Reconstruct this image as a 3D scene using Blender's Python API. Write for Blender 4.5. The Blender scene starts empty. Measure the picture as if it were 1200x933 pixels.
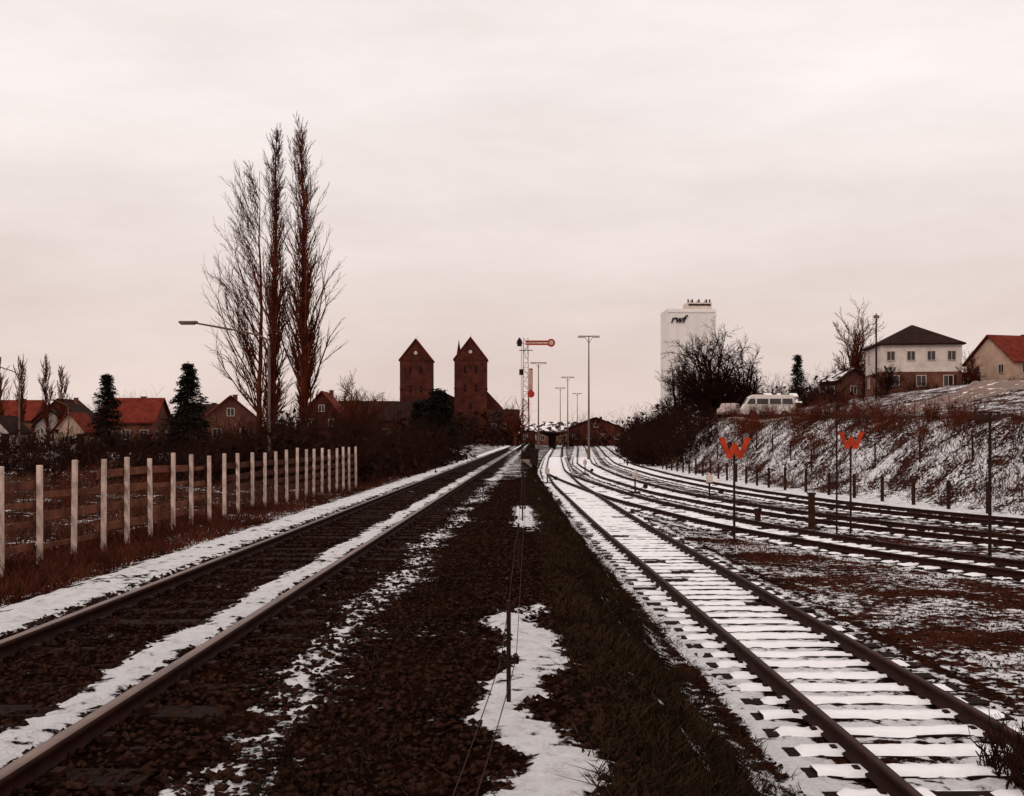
import bpy, math, random
import numpy as np
from mathutils import Vector
random.seed(7); rng=np.random.default_rng(7)
scene=bpy.context.scene
COL=scene.collection
# ------------------------------------------------------------------ materials
def ramp(nt,stops,interp='LINEAR'):
    r=nt.nodes.new('ShaderNodeValToRGB'); r.color_ramp.interpolation=interp
    e=r.color_ramp.elements
    while len(e)<len(stops): e.new(0.5)
    for i,(p,c) in enumerate(stops):
        e[i].position=p; e[i].color=(c[0],c[1],c[2],1)
    return r
def mat(name,c,rough=0.85,var=0.45,scale=3.0,metal=0.0,bump=0.0,c2=None,snow=0.0,spec=0.06):
    m=bpy.data.materials.new(name); m.use_nodes=True; nt=m.node_tree; L=nt.links
    b=nt.nodes['Principled BSDF']; b.inputs['Roughness'].default_value=rough; b.inputs['Metallic'].default_value=metal
    b.inputs['Specular IOR Level'].default_value=spec
    g=nt.nodes.new('ShaderNodeNewGeometry')
    n=nt.nodes.new('ShaderNodeTexNoise'); n.inputs['Scale'].default_value=scale; n.inputs['Detail'].default_value=6; n.inputs['Roughness'].default_value=0.65
    L.new(g.outputs['Position'],n.inputs['Vector'])
    lo=tuple(x*(1-var) for x in c); hi=c2 if c2 else tuple(min(1,x*(1+var)) for x in c)
    r=ramp(nt,[(0.32,lo),(0.68,hi)]); L.new(n.outputs['Fac'],r.inputs['Fac'])
    out=r.outputs['Color']
    if snow>0:
        s=nt.nodes.new('ShaderNodeSeparateXYZ'); L.new(g.outputs['Normal'],s.inputs[0])
        n2=nt.nodes.new('ShaderNodeTexNoise'); n2.inputs['Scale'].default_value=0.9; n2.inputs['Detail'].default_value=5
        L.new(g.outputs['Position'],n2.inputs['Vector'])
        r2=ramp(nt,[(0.62-snow*0.3,(0,0,0)),(0.68-snow*0.3,(1,1,1))]); L.new(n2.outputs['Fac'],r2.inputs['Fac'])
        r3=ramp(nt,[(0.3,(0,0,0)),(0.5,(1,1,1))]); L.new(s.outputs['Z'],r3.inputs['Fac'])
        mu=nt.nodes.new('ShaderNodeMath'); mu.operation='MULTIPLY'; L.new(r2.outputs['Color'],mu.inputs[0]); L.new(r3.outputs['Color'],mu.inputs[1])
        mx=nt.nodes.new('ShaderNodeMixRGB'); L.new(mu.outputs[0],mx.inputs[0]); L.new(out,mx.inputs[1]); mx.inputs[2].default_value=(0.80,0.75,0.75,1)
        out=mx.outputs[0]
    L.new(out,b.inputs['Base Color'])
    if bump>0:
        bp=nt.nodes.new('ShaderNodeBump'); bp.inputs['Strength'].default_value=bump; bp.inputs['Distance'].default_value=0.05
        L.new(n.outputs['Fac'],bp.inputs['Height']); L.new(bp.outputs['Normal'],b.inputs['Normal'])
    return m
def brickmat(name,c1,c2,mortar,scale=1.0):
    m=bpy.data.materials.new(name); m.use_nodes=True; nt=m.node_tree; L=nt.links
    b=nt.nodes['Principled BSDF']; b.inputs['Roughness'].default_value=0.9; b.inputs['Specular IOR Level'].default_value=0.08
    tc=nt.nodes.new('ShaderNodeTexCoord'); sp=nt.nodes.new('ShaderNodeSeparateXYZ'); L.new(tc.outputs['Object'],sp.inputs[0])
    ad=nt.nodes.new('ShaderNodeMath'); ad.operation='ADD'; L.new(sp.outputs[0],ad.inputs[0]); L.new(sp.outputs[1],ad.inputs[1])
    cb=nt.nodes.new('ShaderNodeCombineXYZ'); L.new(ad.outputs[0],cb.inputs[0]); L.new(sp.outputs[2],cb.inputs[1])
    t=nt.nodes.new('ShaderNodeTexBrick'); t.inputs['Scale'].default_value=scale; t.inputs['Color1'].default_value=(*c1,1); t.inputs['Color2'].default_value=(*c2,1); t.inputs['Mortar'].default_value=(*mortar,1)
    t.inputs['Brick Width'].default_value=0.25; t.inputs['Row Height'].default_value=0.08; t.inputs['Mortar Size'].default_value=0.008
    L.new(cb.outputs[0],t.inputs['Vector'])
    n=nt.nodes.new('ShaderNodeTexNoise'); n.inputs['Scale'].default_value=0.45; n.inputs['Detail'].default_value=8; n.inputs['Roughness'].default_value=.7; L.new(tc.outputs['Object'],n.inputs['Vector'])
    r=ramp(nt,[(0.32,(0.35,0.33,0.33)),(0.68,(1.4,1.3,1.3))]); L.new(n.outputs['Fac'],r.inputs['Fac'])
    mx=nt.nodes.new('ShaderNodeMixRGB'); mx.blend_type='MULTIPLY'; mx.inputs[0].default_value=1; L.new(t.outputs['Color'],mx.inputs[1]); L.new(r.outputs['Color'],mx.inputs[2])
    L.new(mx.outputs[0],b.inputs['Base Color']); return m

M={}
M['rail']=mat('rail_rust',(0.024,0.0075,0.005),0.7,0.4,6)
M['railtop']=mat('rail_top_steel',(0.14,0.085,0.068),0.5,0.35,2.5,0.3,spec=.3)
M['railtop_r']=mat('rail_top_rusty',(0.035,0.012,0.008),0.6,0.4,4)
M['sleeper']=mat('sleeper_wood',(0.013,0.0055,0.0038),0.9,0.5,9,bump=0.4)
M['snow']=mat('snow',(0.81,0.775,0.785),0.8,0.05,7,bump=0.5)
M['stone']=mat('ballast_stone',(0.011,0.0045,0.003),0.95,0.7,14,c2=(0.044,0.019,0.013),spec=0)
M['bark']=mat('bark',(0.04,0.013,0.008),0.95,0.4,3)
M['twig']=mat('twigs',(0.085,0.019,0.009),0.95,0.5,0.5)
M['twigdark']=mat('twigs_dark',(0.021,0.0065,0.004),0.95,0.5,0.5)
M['conifer']=mat('conifer_needles',(0.007,0.0065,0.0045),0.9,0.6,2.5,c2=(0.018,0.014,0.008))
M['drygrass']=mat('dry_grass',(0.042,0.009,0.005),0.95,0.6,1.5,c2=(0.105,0.028,0.014))
M['fieldgrass']=mat('field_grass',(0.05,0.016,0.009),0.95,0.6,0.9,c2=(0.13,0.05,0.03))
M['darkgrass']=mat('dark_grass',(0.012,0.0065,0.0035),0.95,0.6,1.3,c2=(0.040,0.020,0.009))
M['bankgrass']=mat('bank_grass',(0.034,0.010,0.006),0.95,0.6,0.8,c2=(0.10,0.036,0.021))
M['fencepost']=mat('concrete_post',(0.50,0.36,0.30),0.85,0.35,5)
M['board']=mat('fence_board',(0.12,0.042,0.025),0.9,0.6,3,bump=0.3)
M['board2']=mat('fence_board_dark',(0.055,0.019,0.012),0.9,0.6,3,bump=0.3)
M['steel']=mat('galvanised_steel',(0.14,0.085,0.07),0.6,0.3,3,0.2,spec=.3)
M['darksteel']=mat('dark_steel',(0.022,0.009,0.007),0.6,0.4,5)
M['mastred']=mat('mast_red',(0.16,0.028,0.017),0.7,0.4,2)
M['mastwhite']=mat('mast_white',(0.52,0.40,0.34),0.7,0.3,3)
M['signred']=mat('sign_red',(0.32,0.030,0.014),0.6,0.35,4)
M['orange']=mat('sign_orange',(0.40,0.042,0.015),0.65,0.35,6)
M['glass']=mat('window_glass',(0.02,0.012,0.011),0.15,0.3,0.7,spec=.5)
M['louvre']=mat('belfry_louvre',(0.018,0.008,0.006),0.9,0.3,2)
M['frame']=mat('window_frame',(0.5,0.40,0.35),0.7,0.15,4)
M['plaster']=mat('plaster_white',(0.56,0.46,0.41),0.9,0.2,0.7)
M['plaster2']=mat('plaster_cream',(0.46,0.30,0.22),0.9,0.22,0.7)
M['silo']=mat('silo_concrete',(0.76,0.69,0.655),0.9,0.07,0.25)
M['rooftile']=mat('roof_tile_red',(0.125,0.019,0.011),0.9,0.4,1.2)
M['roofdark']=mat('roof_dark',(0.022,0.009,0.007),0.9,0.4,1.2)
M['roofsnow']=mat('roof_snowy',(0.04,0.016,0.012),0.85,0.4,1.2,snow=0.45)
M['brick']=brickmat('brick_red',(0.085,0.017,0.010),(0.058,0.013,0.008),(0.07,0.033,0.024))
M['brick_h']=brickmat('brick_brown',(0.14,0.045,0.025),(0.10,0.033,0.020),(0.17,0.10,0.075))
M['wood']=mat('dark_wood',(0.03,0.011,0.007),0.9,0.5,3)
M['asphalt']=mat('asphalt',(0.075,0.046,0.039),0.9,0.35,0.8,snow=0.12)
M['paving']=mat('paving',(0.20,0.130,0.108),0.9,0.25,0.6,snow=0.1)
M['kerb']=mat('kerb_stone',(0.28,0.21,0.18),0.9,0.2,2)
M['vanpaint']=mat('van_paint',(0.60,0.52,0.47),0.35,0.12,1.5,spec=.4)
M['carpaint']=mat('car_paint',(0.36,0.27,0.24),0.35,0.1,1.5,spec=.4)
M['rubber']=mat('rubber',(0.012,0.009,0.008),0.8,0.2,8)
M['ink']=mat('logo_ink',(0.02,0.015,0.03),0.8,0.1,2)
# ------------------------------------------------------------------ builders
def link(o,parent=None):
    COL.objects.link(o)
    if parent is not None: o.parent=parent
    return o
def mesh_np(name,verts,faces,mats,parent=None,smooth=False,mi=None):
    verts=np.asarray(verts,dtype=np.float32); faces=np.asarray(faces,dtype=np.int32); k=faces.shape[1]
    me=bpy.data.meshes.new(name); me.vertices.add(len(verts)); me.vertices.foreach_set('co',verts.ravel())
    me.loops.add(faces.size); me.loops.foreach_set('vertex_index',faces.ravel())
    me.polygons.add(len(faces)); me.polygons.foreach_set('loop_start',np.arange(0,faces.size,k,dtype=np.int32))
    if mi is not None: me.polygons.foreach_set('material_index',np.asarray(mi,dtype=np.int32))
    if smooth: me.polygons.foreach_set('use_smooth',np.ones(len(faces),dtype=bool))
    me.update(calc_edges=True)
    for m in (mats if isinstance(mats,list) else [mats]): me.materials.append(m)
    return link(bpy.data.objects.new(name,me),parent)
def empty(name,loc=(0,0,0),rz=0):
    o=bpy.data.objects.new(name,None); o.location=loc; o.rotation_euler=(0,0,rz); o.empty_display_size=0.3
    return link(o)
class MB:
    def __init__(s): s.v=[];s.f=[]
    def box(s,cx,cy,cz,sx,sy,sz):
        b=len(s.v)
        for dz in(-.5,.5):
            for dx,dy in((-.5,-.5),(.5,-.5),(.5,.5),(-.5,.5)): s.v.append((cx+dx*sx,cy+dy*sy,cz+dz*sz))
        s.f+= [(b,b+3,b+2,b+1),(b+4,b+5,b+6,b+7),(b,b+1,b+5,b+4),(b+1,b+2,b+6,b+5),(b+2,b+3,b+7,b+6),(b+3,b,b+4,b+7)]
        return s
    def tube(s,p0,p1,r0,r1=None,n=8):
        r1=r0 if r1 is None else r1
        p0=Vector(p0);p1=Vector(p1);d=(p1-p0).normalized()
        a=d.orthogonal().normalized(); c=d.cross(a); b=len(s.v)
        for p,r in((p0,r0),(p1,r1)):
            for i in range(n):
                t=2*math.pi*i/n; s.v.append(tuple(p+a*(r*math.cos(t))+c*(r*math.sin(t))))
        for i in range(n): s.f.append((b+i,b+(i+1)%n,b+n+(i+1)%n,b+n+i))
        s.f.append(tuple(b+i for i in reversed(range(n)))); s.f.append(tuple(b+n+i for i in range(n)))
        return s
    def prism(s,pts,y0,y1):
        b=len(s.v);n=len(pts)
        for y in(y0,y1):
            for x,z in pts: s.v.append((x,y,z))
        for i in range(n): s.f.append((b+i,b+(i+1)%n,b+n+(i+1)%n,b+n+i))
        s.f.append(tuple(b+i for i in reversed(range(n)))); s.f.append(tuple(b+n+i for i in range(n)))
        return s
    def obj(s,name,m,parent=None,bevel=0,smooth=False):
        me=bpy.data.meshes.new(name); me.from_pydata(s.v,[],s.f); me.update(); me.materials.append(m)
        o=link(bpy.data.objects.new(name,me),parent)
        if smooth:
            for p in me.polygons: p.use_smooth=True
        if bevel>0:
            b=o.modifiers.new('bevel','BEVEL'); b.width=bevel; b.segments=2; b.limit_method='ANGLE'
        return o
def segs_mesh(name,segs,m,parent=None,n=3):
    A=np.array(segs,dtype=np.float64); p0=A[:,0:3];p1=A[:,3:6];r0=A[:,6:7];r1=A[:,7:8]
    d=p1-p0; d/= (np.linalg.norm(d,axis=1,keepdims=True)+1e-9)
    ref=np.where(np.abs(d[:,2:3])>0.9,np.array([[1.,0,0]]),np.array([[0,0,1.]]))
    a=np.cross(d,ref); a/= (np.linalg.norm(a,axis=1,keepdims=True)+1e-9); b=np.cross(d,a)
    N=len(A); V=np.zeros((N,2*n,3))
    for i in range(n):
        t=2*math.pi*i/n; off=a*math.cos(t)+b*math.sin(t)
        V[:,i]=p0+off*r0; V[:,n+i]=p1+off*r1
    base=(np.arange(N)*2*n)[:,None]; F=[]
    for i in range(n): F.append(np.concatenate([base+i,base+(i+1)%n,base+n+(i+1)%n,base+n+i],axis=1))
    F=np.stack(F,1).reshape(-1,4)
    return mesh_np(name,V.reshape(-1,3),F,m,parent,smooth=True)
def tris_mesh(name,T,m,parent=None):
    T=np.asarray(T).reshape(-1,3); F=np.arange(len(T)).reshape(-1,3)
    return mesh_np(name,T,F,m,parent)
# ------------------------------------------------------------------ terrain
def ss(a,b,x):
    t=np.clip((x-a)/(b-a),0,1); return t*t*(3-2*t)
def pl(Y,pts):
    return np.interp(Y,[p[0] for p in pts],[p[1] for p in pts])
FOOT=[(0,28),(30,21.5),(40,18),(60,14.8),(96,13.8),(150,16),(250,24),(400,34),(2000,120)]
def yardz(Y): return pl(Y,[(0,-1.2),(100,-1.2),(180,-0.8),(300,-0.3),(600,0)])
def height(X,Y):
    X=np.asarray(X,dtype=float);Y=np.asarray(Y,dtype=float)
    yz=yardz(Y); sh=np.maximum(0,(Y-80)*0.02)
    e0=0.55+sh+0.12*np.sin(Y*0.9); z=yz*ss(e0,e0+1.5,X)
    ft=pl(Y,FOOT); zt=pl(Y,[(0,2.0),(40,2.25),(100,3.2),(160,3.1),(250,2.2),(500,0.8),(2000,0)])
    ft2=ft+0.5*np.sin(Y*0.23)
    z=z+ss(ft2,ft2+6.0,X)*(zt-yz)
    z=z+ss(ft+11,ft+31,X)*3.5*ss(55,105,Y)*(1-ss(200,420,Y))
    z=z-0.12*ss(-4.6,-5.6,X-0.0208*Y)*(1-ss(80,140,Y))*1.0
    w=ss(ft,ft+4,X)+ss(-5,-7,X-0.0208*Y)
    z=z+w*0.12*(np.sin(X*1.7+np.sin(Y*.6)*2)*np.sin(Y*0.8+X*.4))*np.clip(1-Y/400,0,1)
    return z
def hz(x,y): return float(height(x,y))
TA=[(0,3.8),(10,3.7),(33,3.3),(63,3.1),(90,3.5),(130,5.0),(227,9.5),(400,18)]
TB=[(8,20),(14,14.8),(21.5,10.6),(26.5,8.7),(33.5,6.9),(48,5.0),(66,3.9),(80,3.35),(90,3.5),(130,5.0)]
TC=[(10,24),(16,19.5),(24,15.2),(28.5,13.0),(33.5,11.0),(41.4,9.0),(53.5,7.4),(75,6.6),(110,7.2),(150,9.6),(227,14.3),(400,23)]
TD=[(18,25.5),(28,19),(36,15.2),(44,12.9),(55,11.4),(75,10.6),(110,11),(150,13.4),(227,18.6),(400,28)]
def xc(T,Y):
    Y=np.asarray(Y,dtype=float); return sum(pl(Y+o,T) for o in(-4,-2.5,-1,0,1,2.5,4))/7
def xcL(Y): return np.asarray(Y,dtype=float)*0.0208-3.09
def dist(T,X,Y):
    s=(xc(T,Y+.5)-xc(T,Y-.5)); return (X-xc(T,Y))/np.sqrt(1+s*s)
def band(v,a,b,s): return ss(a-s,a+s,v)*(1-ss(b-s,b+s,v))
def snowS(X,Y):
    u=X-0.0208*Y; S=np.full_like(X,0.03)
    S=np.maximum(S,0.80*band(u,-5.35,-4.15,0.35))
    S=np.maximum(S,0.44*band(u,-6.5,-5.1,0.3))
    S=np.maximum(S,0.82*band(u+0.04*np.sin(Y*1.7),-2.92,-2.52,0.12))
    S=np.maximum(S,0.60*band(u+0.08*np.sin(Y*.8),-1.78,-1.28,0.25))
    wv=0.10*np.sin(Y*2.1)+0.06*np.sin(Y*5.3+1)
    neck=band(Y,6.25,6.75,0.12)
    S=np.maximum(S,0.84*band(X+wv,-0.12-0.1*neck,0.32-0.22*neck+0.04*ss(8,6,Y),0.13)*(1-ss(9.6,11.0,Y)))
    S=np.maximum(S,0.8*band(X,0.02,0.5,0.15)*band(Y,19,26,1.2))
    S=np.maximum(S,0.45*band(X,-0.5,0.7,0.3)*ss(34,50,Y))
    sh=np.maximum(0,(Y-80)*0.02); e=0.55+sh+1.35
    ft=pl(Y,FOOT); yard=ss(e-.2,e+.1,X)*(1-ss(ft-0.5,ft+0.5,X))
    S=np.where(yard>0.5,0.40,S)
    dA=dist(TA,X,Y);dB=dist(TB,X,Y);dC=dist(TC,X,Y);dD=dist(TD,X,Y)
    SA=0.84*band(dA,-1.45,-0.88,0.1)+ (0.68)*band(dA,-0.66,0.66,0.08)+0.60*band(dA,0.95,1.5,0.15)
    S=np.where((yard>0.5)&(np.abs(dA)<1.6),np.maximum(SA,0.2),S)
    for d,T0 in((dB,TB),(dC,TC),(dD,TD)):
        near=(np.abs(d)<1.7)&(yard>0.5)&((dA>1.6)|(Y<60))
        v=0.66*band(d,-0.62,0.62,0.1)+0.74*band(d,0.85,1.7,0.12)+0.64*band(d,-1.6,-0.85,0.12)
        S=np.where(near,np.maximum(v,0.2),S)
    S=np.where((yard>0.5)&(dD>1.2),0.82,S)
    S=np.where((yard>0.5)&(dA>1.6)&(dB<-1.6)&(Y<33),0.40+0.10*np.sin(Y*1.3+X*.5),S)
    bank=ss(ft-0.3,ft+0.3,X)
    Sb=0.54+0.08*np.sin(X*1.9-Y*0.35)-0.20*ss(ft+3.5,ft+6,X)
    S=np.where(bank>0.5,Sb,S)
    S=np.where(X>ft+9,0.40,S)
    S=np.where((u<-7.2)&(Y<90),0.26,S)
    S=np.where((Y>90)&(u<-5.2),0.35,S)
    S=np.where((Y>60)&(u<-5.2)&(u>-9),0.45,S)
    return np.clip(S,0,1)
xs=np.concatenate([-np.geomspace(1600,9.2,60),np.arange(-9,-5.4,0.2),np.arange(-5.4,5.8,0.075),np.arange(5.8,26,0.16),np.geomspace(26,1600,80)])
ys=np.concatenate([[-40,-15,-5,0,1.5],np.geomspace(2.2,1800,560)])
XX,YY=np.meshgrid(xs,ys); ZZ=height(XX,YY)
nearw=np.clip(1-YY/60,0,1)
rough=rng.normal(0,1,XX.shape)
ZZ=ZZ+nearw*0.010*rough*(np.abs(XX)<26)
SS=snowS(XX,YY)
ZZ=ZZ+0.02*ss(0.55,0.8,SS)*nearw
ny,nx=XX.shape
idx=np.arange(ny*nx).reshape(ny,nx)
F=np.stack([idx[:-1,:-1],idx[:-1,1:],idx[1:,1:],idx[1:,:-1]],-1).reshape(-1,4)
U=XX-0.0208*YY
C=np.zeros((ny,nx,3)); C[:]=(0.0135,0.0058,0.0038)
def setc(mask,c): C[mask]=c
FT=pl(YY,FOOT)
setc((XX>0.35+np.maximum(0,(YY-80)*.02)),(0.014,0.0085,0.0045))
setc((XX>2.0+np.maximum(0,(YY-80)*.02)),(0.028,0.0105,0.007))
setc((XX>5.4)&(YY<30),(0.046,0.016,0.010))
setc((XX>FT),(0.044,0.015,0.010))
setc((XX>FT+6),(0.065,0.032,0.023))
setc((U<-5.2),(0.044,0.012,0.007))
setc((U<-8),(0.045,0.018,0.012))
me_o=mesh_np('ground',np.stack([XX,YY,ZZ],-1).reshape(-1,3),F,[],smooth=True); me=me_o.data
a=me.attributes.new('snow','FLOAT','POINT'); a.data.foreach_set('value',SS.ravel().astype(np.float32))
a=me.attributes.new('base','FLOAT_COLOR','POINT'); a.data.foreach_set('color',np.concatenate([C,np.ones((ny,nx,1))],-1).astype(np.float32).ravel())
m=bpy.data.materials.new('ground_mix'); m.use_nodes=True; nt=m.node_tree; L=nt.links; bs=nt.nodes['Principled BSDF']
g=nt.nodes.new('ShaderNodeNewGeometry')
def noise(scale,detail=5,rough=.6,vec=None):
    n=nt.nodes.new('ShaderNodeTexNoise'); n.inputs['Scale'].default_value=scale; n.inputs['Detail'].default_value=detail; n.inputs['Roughness'].default_value=rough
    L.new(vec or g.outputs['Position'],n.inputs['Vector']); return n.outputs['Fac']
def mth(op,a,b=None,c=None):
    n=nt.nodes.new('ShaderNodeMath'); n.operation=op
    for i,v in enumerate((a,b,c)):
        if v is None: continue
        if isinstance(v,(int,float)): n.inputs[i].default_value=v
        else: L.new(v,n.inputs[i])
    return n.outputs[0]
at=nt.nodes.new('ShaderNodeAttribute'); at.attribute_name='snow'
ab=nt.nodes.new('ShaderNodeAttribute'); ab.attribute_name='base'
n1=noise(0.75,4,.6); n2=noise(6,8,.74)
sumn=mth('ADD',mth('MULTIPLY',mth('SUBTRACT',n1,.5),1.6),mth('MULTIPLY',mth('SUBTRACT',n2,.5),2.1))
fac=mth('ADD',sumn,at.outputs['Fac'])
rmp=ramp(nt,[(0.46,(0,0,0)),(0.57,(1,1,1))]); L.new(fac,rmp.inputs['Fac'])
nb=noise(22,6,.75); rb=ramp(nt,[(0.3,(0.2,0.2,0.2)),(0.5,(0.8,0.8,0.8)),(0.72,(2.6,2.3,2.1))]); L.new(nb,rb.inputs['Fac'])
nb2=noise(0.9,4); rb2=ramp(nt,[(0.3,(0.55,0.55,0.55)),(0.7,(1.6,1.45,1.35))]); L.new(nb2,rb2.inputs['Fac'])
mx=nt.nodes.new('ShaderNodeMixRGB'); mx.blend_type='MULTIPLY'; mx.inputs[0].default_value=1; L.new(ab.outputs['Color'],mx.inputs[1]); L.new(rb.outputs['Color'],mx.inputs[2])
mx2=nt.nodes.new('ShaderNodeMixRGB'); mx2.blend_type='MULTIPLY'; mx2.inputs[0].default_value=1; L.new(mx.outputs[0],mx2.inputs[1]); L.new(rb2.outputs['Color'],mx2.inputs[2])
rs=ramp(nt,[(0.33,(0.55,0.50,0.49)),(0.48,(0.80,0.76,0.765)),(0.62,(0.88,0.85,0.86))]); L.new(n2,rs.inputs['Fac'])
mx3=nt.nodes.new('ShaderNodeMixRGB'); L.new(rmp.outputs['Color'],mx3.inputs[0]); L.new(mx2.outputs[0],mx3.inputs[1]); L.new(rs.outputs['Color'],mx3.inputs[2])
L.new(mx3.outputs[0],bs.inputs['Base Color']); bs.inputs['Roughness'].default_value=0.95
bs.inputs['Specular IOR Level'].default_value=0.0
bp=nt.nodes.new('ShaderNodeBump'); bp.inputs['Strength'].default_value=1.0; bp.inputs['Distance'].default_value=0.07
nb3=noise(11,5,.6)
hh=mth('ADD',mth('ADD',mth('MULTIPLY',nb,.7),mth('MULTIPLY',nb3,.9)),mth('MULTIPLY',rmp.outputs['Color'],0.6)); L.new(hh,bp.inputs['Height']); L.new(bp.outputs['Normal'],bs.inputs['Normal'])
me.materials.append(m)
# ------------------------------------------------------------------ tracks
PROF=[(-.065,0),(.065,0),(.065,.014),(.012,.03),(.012,.11),(.036,.12),(.036,.155),(-.036,.155),(-.036,.12),(-.012,.11),(-.012,.03),(-.065,.014)]
def track(T,y0,y1,zoff,topmat,snowcap,parent_name='railway_track',left=False):
    P=empty(parent_name)
    f=(lambda y: float(xcL(y))) if left else (lambda y: float(xc(T,y)))
    zf=(lambda y:0.0) if left else (lambda y: float(yardz(y)))
    Y=[y0]
    while Y[-1]<y1: Y.append(Y[-1]*1.03+0.1)
    for side in(-1,1):
        v=[];fa=[];mi=[]
        for y in Y:
            s=f(y+.5)-f(y-.5); nrm=math.sqrt(1+s*s); nxv,nyv=1/nrm,-s/nrm
            cx=f(y)+nxv*side*.7535; cy=y+nyv*side*.7535
            for (a_,b_) in PROF: v.append((cx+nxv*a_,cy+nyv*a_,zf(y)+zoff+b_))
        n=len(PROF)
        for i in range(len(Y)-1):
            for j in range(n):
                fa.append((i*n+j,i*n+(j+1)%n,(i+1)*n+(j+1)%n,(i+1)*n+j)); mi.append(1 if j==6 else 0)
        mesh_np('rail',v,fa,[M['rail'],topmat],P,mi=mi)
    b=MB(); sv=[];sf=[]; fx=MB()
    y=y0; 
    while y<min(y1,140):
        s=f(y+.5)-f(y-.5); nrm=math.sqrt(1+s*s); tx,ty=s/nrm,1/nrm; nxv,nyv=ty,-tx
        jit=random.uniform(-.04,.04); cx=f(y)+nxv*jit; cy=y+nyv*jit; z=zf(y)
        k=len(b.v); w=.13;l=1.28
        ztop=random.uniform(-.004,.010) if left else zoff-.004-random.uniform(0,.006)
        for dz in(-.12,ztop):
            for a_,c_ in((-l,-w),(l,-w),(l,w),(-l,w)): b.v.append((cx+nxv*a_+tx*c_,cy+nyv*a_+ty*c_,z+dz))
        b.f+=[(k+4,k+5,k+6,k+7),(k,k+1,k+5,k+4),(k+1,k+2,k+6,k+5),(k+2,k+3,k+7,k+6),(k+3,k,k+4,k+7)]
        if y<45:
            for sd in(-.7535,.7535):
                for o in(-.10,.10):
                    px=cx+nxv*(sd+o)-nxv*jit;py=cy+nyv*(sd+o)-nyv*jit; fx.box(px,py,z+max(zoff,0)+.022,.05,.09,.04)
        if snowcap>0:
            segl=np.linspace(-1.2,1.2,25); rows=[]
            end=random.uniform(1.0,1.25); miss=random.uniform(-1.2,1.2) if random.random()>snowcap else 9
            hb=random.uniform(.014,.030); e1=e2=0
            for a_ in segl:
                h=hb+random.uniform(-.010,.006)
                if abs(a_)>end or abs(a_-miss)<.25: h=-.02
                e1=e1*.6+random.uniform(-.035,.035); e2=e2*.6+random.uniform(-.035,.035)
                wf=.135+e1; wb=.135+e2
                rows.append([(-wf,-.012),(-wf*.75,h),(wb*.75,h),(wb,-.012)])
            k=len(sv)
            for a_,r_ in zip(segl,rows):
                for c_,h in r_: sv.append((cx+nxv*a_+tx*c_,cy+nyv*a_+ty*c_,z+zoff+h))
            for i in range(len(segl)-1):
                for j in range(3): sf.append((k+i*4+j,k+(i+1)*4+j,k+(i+1)*4+j+1,k+i*4+j+1))
        y+=.62/nrm
    b.obj('sleepers',M['sleeper'],P)
    fx.obj('rail_fastenings',M['rail'],P)
    if sv: mesh_np('sleeper_snow',sv,sf,[M['snow']],P,smooth=True)
track(None,1.5,500,-0.03,M['railtop'],0,left=True)
track(TA,3,400,0.03,M['railtop_r'],0.85)
track(TB,9,84,0.03,M['railtop_r'],0.5)
track(TC,12,400,0.03,M['railtop_r'],0.5)
track(TD,18,400,0.03,M['railtop_r'],0.5)
# ------------------------------------------------------------------ ballast stones
def stones(name,N,xf,y0,y1,smin,smax,maxS=0.6):
    Y=np.exp(rng.uniform(math.log(y0),math.log(y1),N)); X=xf(Y,rng.uniform(0,1,N))
    keep=snowS(X,Y)<maxS; X=X[keep];Y=Y[keep];N=len(X); Z=height(X,Y)
    base=np.array([(1,0,0),(-1,0,0),(0,1,0),(0,-1,0),(0,0,1),(0,0,-1)],float)
    sz=rng.uniform(smin,smax,(N,1,1)); V=base[None]*sz*rng.uniform(.6,1.25,(N,6,1))+rng.normal(0,.25,(N,6,3))*sz
    an=rng.uniform(0,6.28,N); c,s=np.cos(an),np.sin(an)
    x=V[:,:,0]*c[:,None]-V[:,:,1]*s[:,None]; y=V[:,:,0]*s[:,None]+V[:,:,1]*c[:,None]
    V[:,:,0]=x+X[:,None];V[:,:,1]=y+Y[:,None];V[:,:,2]=V[:,:,2]*.7+Z[:,None]+sz[:,:,0]*.25
    f=np.array([(0,2,4),(2,1,4),(1,3,4),(3,0,4),(2,0,5),(1,2,5),(3,1,5),(0,3,5)])
    F=(np.arange(N)*6)[:,None,None]+f[None]
    return mesh_np(name,V.reshape(-1,3),F.reshape(-1,3),[M['stone']])
stones('ballast_gravel',26000,lambda Y,r: (-4.6+5.2*r)+0.0208*Y,3.6,40,.014,.034,.70)
stones('ballast_gravel',9000,lambda Y,r: 2.0+8*r,6,40,.014,.032,0.66)
# ------------------------------------------------------------------ grass
def grass(name,X,Y,h,w,m,lean=.5):
    N=len(X); Z=height(X,Y)-.01; an=rng.uniform(0,6.28,N); hh=h*rng.uniform(.4,1.2,N)
    ww=w*rng.uniform(.6,1.4,N); dx=np.cos(an)*ww;dy=np.sin(an)*ww
    lx=rng.normal(0,lean,N)*hh;ly=rng.normal(0,lean,N)*hh
    T=np.stack([np.stack([X-dx,Y-dy,Z],-1),np.stack([X+dx,Y+dy,Z],-1),np.stack([X+lx,Y+ly,Z+hh],-1)],1)
    return tris_mesh(name,T,m)
def clump(N,K,xf,yf,spread):
    c0y=yf(K); c0x=xf(c0y,rng.uniform(0,1,K)); i=rng.integers(0,K,N)
    return c0x[i]+rng.normal(0,1,N)*spread, c0y[i]+rng.normal(0,1,N)*spread
ly=lambda a,b:(lambda n:np.exp(rng.uniform(math.log(a),math.log(b),n)))
X,Y=clump(24000,1400,lambda y,r:0.0208*y-7.2+1.8*r,ly(7,60),.16); k=(X-.0208*Y<-5.25); grass('dry_grass',X[k],Y[k],.24,.009,M['drygrass'])
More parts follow.
